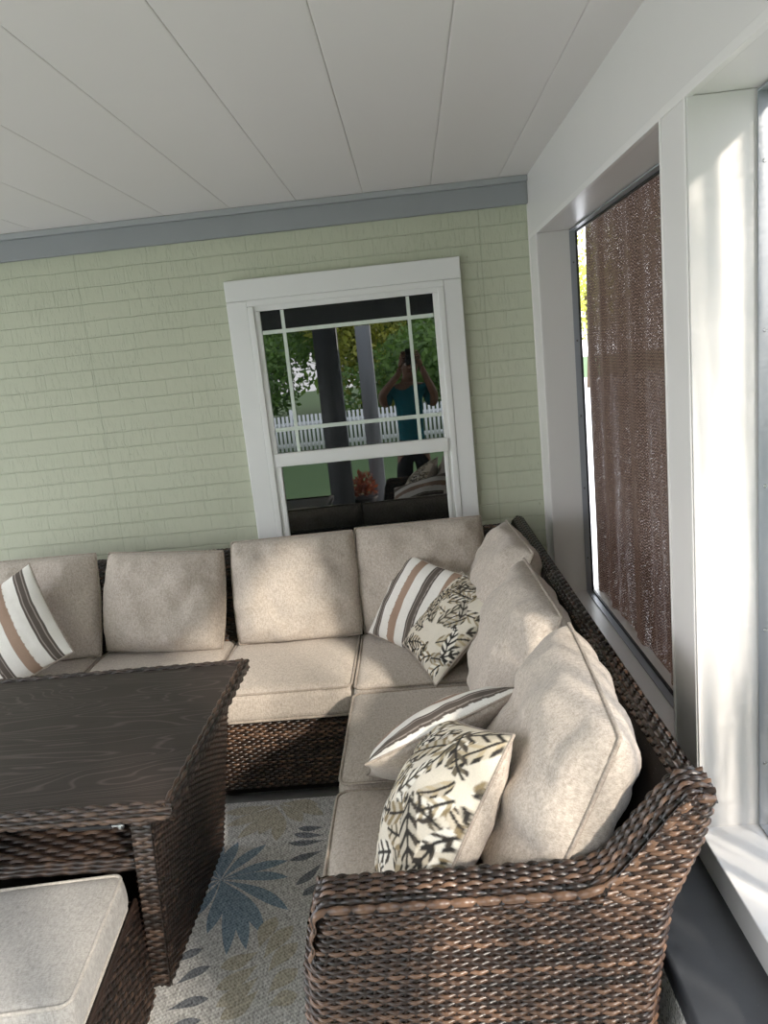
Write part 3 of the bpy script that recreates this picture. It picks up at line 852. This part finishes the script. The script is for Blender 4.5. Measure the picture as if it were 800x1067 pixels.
wquad(m, (sx0,sy0,sz_), (sx1,sy0,sz_), (sx1,sy1,sz_), (sx0,sy1,sz_), seed=50, tone0=.50, pitch=.016, stake=.036, amp=.004, th=.005)
for k in range(3):
    zz2 = sz_+.004-k*.011
    s = np.linspace(sx0, sx1, 90)
    m.tube(np.stack([s, sy0-.004+.002*np.sin(s*110+k*2), zz2+.0015*np.cos(s*110+k*2)], -1), .0062, 8, tone=np.repeat(np.clip(.45+.25*np.sin(np.arange(90)*1.7+k), 0, 1), 8))
m.box(sx0, sx1, sy0, sy1, sz_-.03, sz_-.008, 1, .1)
part(m, 'shelf', tb, WKD())
m = MB(); m.box(-1.85, -.82, 1.80, 2.16, .02, .40, 1, .1); part(m, 'inner_box', tb, WKD())  # plain near-black box inside the table, below the shelf
m = MB(); m.tube([(-.865,1.53,.571), (-.765,1.53,.571)], .006, 10)
lv = part(m, 'lever', tb, M['gasket'])
m = MB(); m.tube([(-.7655,1.53,.571), (-.738,1.53,.571)], .0035, 10); m.tube([(-.747,1.53,.571), (-.741,1.53,.571)], .0095, 12)
lt = m.build('lever_tip', M['screw'], lv); lt['label'] = 'silver metal tip'

# ================================================================== OTTOMAN
ot = empty('wicker_ottoman', 'dark wicker ottoman tucked against the near side of the table', 'ottoman', (-.76, 1.20, 0), math.radians(5.5))
ot.rotation_euler = (0,0,0)
ox1, ox0 = -.748, -1.62
m = MB()
wquad(m, (ox1,1.17,.02), (ox1,1.63,.02), (ox1,1.63,.300), (ox1,1.17,.300), seed=60, tone0=.36)
wquad(m, (ox0,1.17,.02), (ox1,1.17,.02), (ox1,1.17,.300), (ox0,1.17,.300), seed=61, tone0=.4)
wquad(m, (ox1,1.63,.02), (ox0,1.63,.02), (ox0,1.63,.300), (ox1,1.63,.300), seed=62, tone0=.3)
wquad(m, (ox0,1.63,.02), (ox0,1.17,.02), (ox0,1.17,.300), (ox0,1.63,.300), seed=63, tone0=.35)
m.box(ox0+.008, ox1-.008, 1.178, 1.622, .02, .297, 1, .1)
part(m, 'base', ot, WKD())
m = MB()
for k in range(2): m.tube([(ox1-.004, 1.172, .303-.010*k), (ox1-.002, 1.628, .303-.010*k)], .006, 8, tone=.42)
part(m, 'rim', ot, WKD())
for x, y in ((-1.56,1.21), (-.80,1.21), (-1.56,1.59), (-.80,1.59)): part(MB().box(x-.018, x+.018, y-.018, y+.018, .006, .02), 'foot', ot, M['leg'])
seat_cushion('ottoman_cushion', 'pale heather box cushion on the ottoman in the lower left', .86, .385, .094, (-1.206, 1.372, .352), math.radians(5.5), None, 'fabric_grey', 'piping_grey', seed=21, r=.022, crown=.006)

ot.rotation_euler = (0,0,math.radians(5.5))
# ================================================================== OUTSIDE
lawn = struct(MB().box(-40, 40, -40, 60, -.45, -.26).build('lawn', M['lawn'], None, False))
struct(MB().box(-14, 10, -2.5, YB, -.262, -.25).build('bounce_slab', M['path'], None, False))  # pale slab added to bounce neutral sunlight into the porch
struct(MB().box(-14, -3.6, YB, 3.4, -.262, -.25).build('bounce_slab', M['path'], None, False))  # second added slab, bouncing light up to the ceiling from the left
pathw = struct(MB().box(1.0, 12.0, 2.0, 32.0, -.262, -.25).build('path', M['path'], None, False))
# beam across the open front of the porch and its posts
struct(bevel(MB().box(-3.6, .72, YB-.10, YB, 1.86, ZC).build('trim_5', M['post_dark'], None, False), .004))
struct(bevel(MB().box(-3.7, -3.6, YB, YW, 1.95, ZC).build('trim_6', M['post_dark'], None, False), .004))
def porch_post(x0, x1, y, mat, lab):
    r = empty('porch_post', lab, 'post', ((x0+x1)/2, y, -.25)); 
    part(MB().box(x0, x1, y-.08, y+.08, -.20, 1.86), 'shaft', r, mat); part(MB().box(x0-.03, x1+.03, y-.11, y+.11, -.262, -.20), 'base', r, mat)
porch_post(-.97, -.73, YB-.20, M['post_dark'], 'wide dark porch post reflected in the left of the window')
porch_post(-.56, -.40, YB-.62, M['grey'], 'pale grey porch post reflected beside the photographer')

def tree(lab, x, y, h, r, mat, seed, n=5200, group='trees beyond the yard', trunk=True, cat='tree', z0=-.27, ls=.075):
    g = np.random.default_rng(seed)
    root = empty('leafy_tree' if cat == 'tree' else 'leafy_bush', lab, cat, (x, y, z0), 0, group)
    c = np.array([x, y, z0+h*.58]); rad = np.array([r, r, h*.45])
    blobs = [(c+g.normal(0, .38, 3)*rad, rad*g.uniform(.35, .6)) for _ in range(14)]
    mbb = MB(); k = g.integers(0, len(blobs), n)
    d = g.normal(size=(n,3)); d /= np.linalg.norm(d, axis=1)[:,None]
    ctr = np.array([blobs[i][0] for i in k])+d*np.array([blobs[i][1] for i in k])*g.uniform(.75, 1.05, (n,1))
    ctr[:,2] = np.maximum(ctr[:,2], z0+.05)
    a = g.normal(size=(n,3)); a /= np.linalg.norm(a, axis=1)[:,None]; b = np.cross(a, d+.01); b /= np.linalg.norm(b, axis=1)[:,None]
    L = g.uniform(.7, 1.4, (n,1))*ls
    V = np.stack([ctr-a*L, ctr+b*L*.5, ctr+a*L, ctr-b*L*.5], 1).reshape(-1,3)
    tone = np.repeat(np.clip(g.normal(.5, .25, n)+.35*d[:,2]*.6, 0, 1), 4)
    mbb.add(V, np.arange(4*n).reshape(n,4), 0, tone)
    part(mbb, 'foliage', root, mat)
    if trunk:
        mt = MB(); mt.tube([(x, y, z0), (x+.05, y, z0+h*.25), (x-.03, y+.04, z0+h*.6)], [.13*h/5, .10*h/5, .05*h/5], 10)
        part(mt, 'trunk', root, M['bark'])
    return root
tree('yellow-green tree seen through the slit beside the shade cloth', 5.9, 26.0, 5.2, 1.9, M['leaf_yellow'], 1, 3000)
tree('green tree behind the shade cloth, right of the yellow one', 8.5, 19.0, 5.0, 2.2, M['leaf'], 2)
tree('green tree furthest right beyond the shade cloth', 11.0, 11.0, 4.2, 2.0, M['leaf'], 3)
tree('dark green tree reflected at the left of the window', -4.1, -11.5, 6.2, 2.3, M['leaf'], 4, 8000)
tree('yellowish tree reflected between the two porch posts', -1.2, -12.2, 5.2, 1.5, M['leaf_yellow'], 5, 7000)
tree('tall green tree reflected behind the photographer', 1.6, -14.0, 6.8, 2.1, M['leaf'], 6, 9000)
tree('green tree reflected at the right of the window', 3.6, -11.5, 6.0, 2.2, M['leaf'], 7, 8000)
tree('broad green tree reflected furthest back', -1.0, -19.0, 7.6, 3.6, M['leaf'], 8, 9000, ls=.16)
tree('dense green tree line reflected far behind the fence on the left', -9, -20, 8.5, 4.0, M['leaf'], 9, 9000, ls=.2)
tree('dense green tree line reflected far behind the fence on the right', 7, -20, 8.5, 4.0, M['leaf'], 10, 9000, ls=.2)
tree('low dark shrub reflected behind the fence on the left', -3.6, -9.6, 2.4, 1.6, M['leaf'], 11, 5000, trunk=False, cat='bush', group='shrubs behind the fence')
tree('low dark shrub reflected behind the fence behind the photographer', .2, -9.8, 2.6, 1.8, M['leaf'], 12, 5000, trunk=False, cat='bush', group='shrubs behind the fence')
tree('low dark shrub reflected behind the fence at the right', 3.2, -9.7, 2.4, 1.6, M['leaf'], 13, 5000, trunk=False, cat='bush', group='shrubs behind the fence')
tree('broad tree showing faintly through the middle of the shade cloth', 7.5, 13.5, 4.6, 2.2, M['leaf'], 21, 4200)
tree('tall tree showing faintly through the right half of the shade cloth', 9.0, 10.5, 6.5, 2.6, M['leaf'], 22, 5000)
tree('low round bush showing faintly through the lower shade cloth', 8.0, 16.5, 2.2, 2.4, M['leaf'], 23, 4000, trunk=False, cat='bush', group='shrubs beyond the path')
# fence
fn = empty('picket_fence', 'long white picket fence across the lawn, reflected in the window', 'fence', (0, -8.0, -.26))
m = MB()
for x in np.arange(-7, 7.01, .08): m.box(x-.022, x+.022, -8.012, -7.99, -.20, .55)
part(m, 'pickets', fn, M['fence'])
for zr in (-.02, .38): part(MB().box(-7.05, 7.05, -8.045, -8.0125, zr-.04, zr+.04), 'rail', fn, M['fence'])
for x in (-7, -4.667, -2.333, 0, 2.333, 4.667, 7): part(MB().box(x-.06, x+.06, -8.17, -8.0455, -.262, .66), 'post', fn, M['fence'])
# potted plant beside the post
pp = empty('potted_plant', 'reddish plant in a dark pot, reflected low beside the pale post', 'plant', (-.64, -1.50, -.25))
m = MB(); a = np.linspace(0, 2*PI, 25); prf = [(.001,-.248),(.10,-.248),(.14,-.02),(.155,.03),(.135,.03),(.12,-.01),(.001,-.01)]
P_ = np.array([[(-.64+r*math.cos(q), -1.62+r*math.sin(q), z) for r, z in prf] for q in a]); m.grid(P_); part(m, 'pot', pp, M['pot'])
g = np.random.default_rng(3); m = MB(); n = 260
d = g.normal(size=(n,3)); d /= np.linalg.norm(d, axis=1)[:,None]; d[:,2] = np.abs(d[:,2])
ctr = np.array([-.64,-1.62,.06])+d*np.array([.16,.16,.26])*g.uniform(.3, 1, (n,1)); aa = d+g.normal(0,.4,(n,3)); aa /= np.linalg.norm(aa,axis=1)[:,None]
bb = np.cross(aa, g.normal(size=(n,3))); bb /= np.linalg.norm(bb,axis=1)[:,None]
m.add(np.stack([ctr-aa*.04, ctr+bb*.016, ctr+aa*.04, ctr-bb*.016], 1).reshape(-1,3), np.arange(4*n).reshape(n,4), 0, np.repeat(g.uniform(0,1,n),4))
part(m, 'foliage', pp, M['leaf_red'])

# ================================================================== PHOTOGRAPHER (seen only in the window's reflection)
def skin_obj(name, chains, mat, parent=None, levels=2, root=0):
    """chains: list of lists of (x,y,z,r) ; points equal within 1 mm are shared"""
    pts, rad, edges, key = [], [], [], {}
    def idx(p):
        k = tuple(round(c*1000) for c in p[:3])
        if k not in key: key[k] = len(pts); pts.append(p[:3]); rad.append(p[3])
        return key[k]
    for ch in chains:
        ids = [idx(p) for p in ch]
        for a, b in zip(ids[:-1], ids[1:]): edges.append((a, b))
    me = bpy.data.meshes.new(name); me.from_pydata(pts, edges, []); me.materials.append(mat)
    o = bpy.data.objects.new(name, me); COL.objects.link(o)
    sk = o.modifiers.new('skin', 'SKIN'); sk.use_smooth_shade = True; sk.branch_smoothing = .3
    if not me.skin_vertices: me.attributes
    for i, v in enumerate(me.skin_vertices[0].data): v.radius = (rad[i], rad[i]); v.use_root = (i == root)
    sb = o.modifiers.new('sub', 'SUBSURF'); sb.levels = levels; sb.render_levels = levels
    if parent is not None: o.parent = parent; o.matrix_parent_inverse = Matrix.Translation(-parent.location)
    return o
px, py = -.045, -.34
per = empty('person', 'person in a teal shirt holding up a phone, reflected in the window', 'person', (px, py, 0))
Hh = (px+.045, py+.03)
def hand(side):
    # palm below/behind the phone edge, five curled fingers
    s = side; wx, wy, wz = s*.075, -.085, 1.470
    ch = [[(wx+s*.02, wy-.05, wz-.06, .022), (wx, wy, wz, .024), (wx-s*.012, wy+.02, wz+.035, .026)]]
    pk = (wx-s*.012, wy+.02, wz+.035, .026)
    for k, (dz, ln) in enumerate(((.035,.9), (.012,1.0), (-.010,.95), (-.030,.75))):
        b = (wx-s*.008, wy+.038, wz+.035+dz, .0095)
        ch.append([pk, b, (wx-s*.022*ln, wy+.058, wz+.037+dz, .0085), (wx-s*.042*ln, wy+.060, wz+.038+dz, .0075)])
    ch.append([(wx, wy, wz, .024), (wx-s*.020, wy-.004, wz+.02, .012), (wx-s*.034, wy+.010, wz+.048, .010), (wx-s*.042, wy+.018, wz+.066, .008)])
    return ch
pel = (px, py, .70, .115)
body = [
 [pel, (px, py-.01, .84, .105), (px, py-.005, .98, .118), (px, py, 1.10, .125), (px, py, 1.20, .10), (px+.012, py+.005, 1.265, .052), (px+.022, py+.012, 1.315, .052)],
 [(px+.022, py+.012, 1.315, .052), (px+.03, py+.03, 1.365, .075), (px+.035, py+.025, 1.425, .092), (px+.038, py+.015, 1.490, .080), (px+.038, py+.012, 1.535, .045)],
]
for s in (-1, 1):
    sx = px+s*.165
    body.append([(px, py, 1.20, .10), (sx, py, 1.205, .058), (sx+s*.055, py+.02, 1.05 if s > 0 else 1.08, .045), (sx+s*.07, py+.10, 1.15+.03*(s < 0), .040), (s*.105, py+.22, 1.36, .028), (s*.095, -.135, 1.410, .022)])
    body.append([pel, (px+s*.085, py, .62, .088), (px+s*.10, py+.015, .36, .058), (px+s*.105, py-.01, .09, .040), (px+s*.105, py-.015, .045, .040), (px+s*.115, py+.12, .030, .030)])
bo = skin_obj('body', body, M['skin'], per)
for s in (-1, 1):
    skin_obj('hand', hand(s), M['skin'], per, 2, 1)
shirt = [[(px, py, .66, .135), (px, py-.008, .76, .128), (px, py-.01, .86, .122), (px, py-.005, .98, .134), (px, py, 1.10, .142), (px, py, 1.20, .112), (px+.010, py+.004, 1.245, .066)]]
for s in (-1, 1):
    sx = px+s*.165
    shirt.append([(px, py, 1.20, .112), (sx, py, 1.205, .073), (sx+s*.038, py+.013, 1.10 if s > 0 else 1.12, .062), (sx+s*.055, py+.03, 1.055 if s > 0 else 1.085, .058)])
skin_obj('shirt', shirt, M['shirt'], per)
tr_ = [[(px, py, .72, .128), pel[:3]+(.124,)]]
for s in (-1, 1):
    tr_.append([pel[:3]+(.124,), (px+s*.088, py, .61, .100), (px+s*.10, py+.012, .36, .076), (px+s*.105, py-.01, .08, .064)])
skin_obj('trousers', tr_, M['trousers'], per)
# hair, face
def uv_sphere(c, r, n=20, zmin=-1, sx=(1,1,1)):
    a = np.linspace(0, 2*PI, n+1); b = np.linspace(math.asin(max(-1, zmin)), PI/2, n//2)
    return np.array([[(c[0]+sx[0]*r*math.cos(q)*math.cos(w), c[1]+sx[1]*r*math.sin(q)*math.cos(w), c[2]+sx[2]*r*math.sin(w)) for w in b] for q in a])
hx, hy = px+.036, py+.018
m = MB(); m.grid(uv_sphere((hx, hy-.012, 1.445), .094, 20, -.15, (.95,1.02,1.12))); part(m, 'hair', per, M['hair'])
for s in (-1, 1):
    m = MB(); m.grid(uv_sphere((hx+s*.033, hy+.083, 1.432), .0125, 12)); m.grid(uv_sphere((hx+s*.033, hy+.0925, 1.432), .0055, 10), 1); part(m, 'eye', per, [M['eye'], M['iris']])
    m = MB(); m.grid(uv_sphere((hx+s*.088, hy, 1.415), .024, 12, -1, (.4,.7,1.2))); part(m, 'ear', per, M['skin'])
m = MB(); m.tube([(hx, hy+.086, 1.435), (hx, hy+.102, 1.410), (hx, hy+.108, 1.395), (hx, hy+.092, 1.386)], [.007,.011,.014,.009], 10); part(m, 'nose', per, M['skin'])
m = MB(); m.tube([(hx-.024, hy+.080, 1.362), (hx, hy+.090, 1.360), (hx+.024, hy+.080, 1.362)], [.004,.008,.004], 10); part(m, 'mouth', per, M['lip'])
for s in (-1, 1):
    m = MB(); g_ = rbox(.085, .22, .06, .028, 8, 0, 0); g_ = bm_obj(g_, 'shoe', M['trousers'], per); g_.matrix_parent_inverse = Matrix.Translation(-per.location); g_.location = (px+s*.11, py+.035, .031)
# the phone itself, just behind the viewpoint
m = MB(); m.box(-.036, .036, -.026, -.018, 1.425, 1.565); ph = m.build('phone', M['phone'], None, False); bevel(ph, .003)
tag(ph, 'black phone held up by the person reflected in the window', 'phone')
m = MB()
for dx, dz in ((-.018, 0), (-.018, -.020), (0.0, -.010)): m.tube([(dx, -.0185, 1.55+dz), (dx, -.0150, 1.55+dz)], .0065, 14)
m.build('camera_lens', M['lens'], ph)

# ================================================================== LIGHT
w = bpy.data.worlds.new('sky'); scene.world = w; w.use_nodes = True
nt = w.node_tree; nt.nodes.clear()
out = nt.nodes.new('ShaderNodeOutputWorld'); bg = nt.nodes.new('ShaderNodeBackground')
tc = nt.nodes.new('ShaderNodeTexCoord'); sp = nt.nodes.new('ShaderNodeSeparateXYZ'); cr = nt.nodes.new('ShaderNodeValToRGB')
nt.links.new(tc.outputs['Generated'], sp.inputs[0]); nt.links.new(sp.outputs[2], cr.inputs[0]); nt.links.new(cr.outputs[0], bg.inputs[0]); nt.links.new(bg.outputs[0], out.inputs[0])
cr.color_ramp.elements[0].color = (.97,.97,1,1); cr.color_ramp.elements[1].color = (.78,.88,1,1); cr.color_ramp.elements[1].position = .8
bg.inputs[1].default_value = 3.0
sun = bpy.data.lights.new('sun', 'SUN'); sun.energy = 4.8; sun.angle = math.radians(3.0); sun.color = (1,.90,.76)
so = bpy.data.objects.new('sun', sun); COL.objects.link(so)
el = math.radians(26.5); dirv = Vector((-1.0/1.761*math.cos(el), 1.45/1.761*math.cos(el), -math.sin(el)))
so.rotation_euler = dirv.to_track_quat('-Z', 'Y').to_euler(); so.location = (6, -6, 6)

# ================================================================== CAMERA
cam = bpy.data.cameras.new('camera'); co = bpy.data.objects.new('camera', cam); COL.objects.link(co)
cam.sensor_fit = 'VERTICAL'; cam.sensor_height = 36.0; cam.lens = 800.0/1067.0*36.0; cam.clip_start = .01; cam.clip_end = 200
dX = Vector((.99443348,.03178617,-.10045739)); dDn = Vector((-.09183225,-.2059988,-.97423371)); dF = Vector((-.05166126,.97803585,-.20193311))
co.matrix_world = Matrix(((dX.x,-dDn.x,-dF.x,0), (dX.y,-dDn.y,-dF.y,0), (dX.z,-dDn.z,-dF.z,1.55), (0,0,0,1)))
scene.camera = co
scene.view_settings.view_transform = 'Standard'
scene.view_settings.look = 'None'
scene.view_settings.exposure = 0.76
scene.view_settings.gamma = 1.16
scene.cycles.use_denoising = True
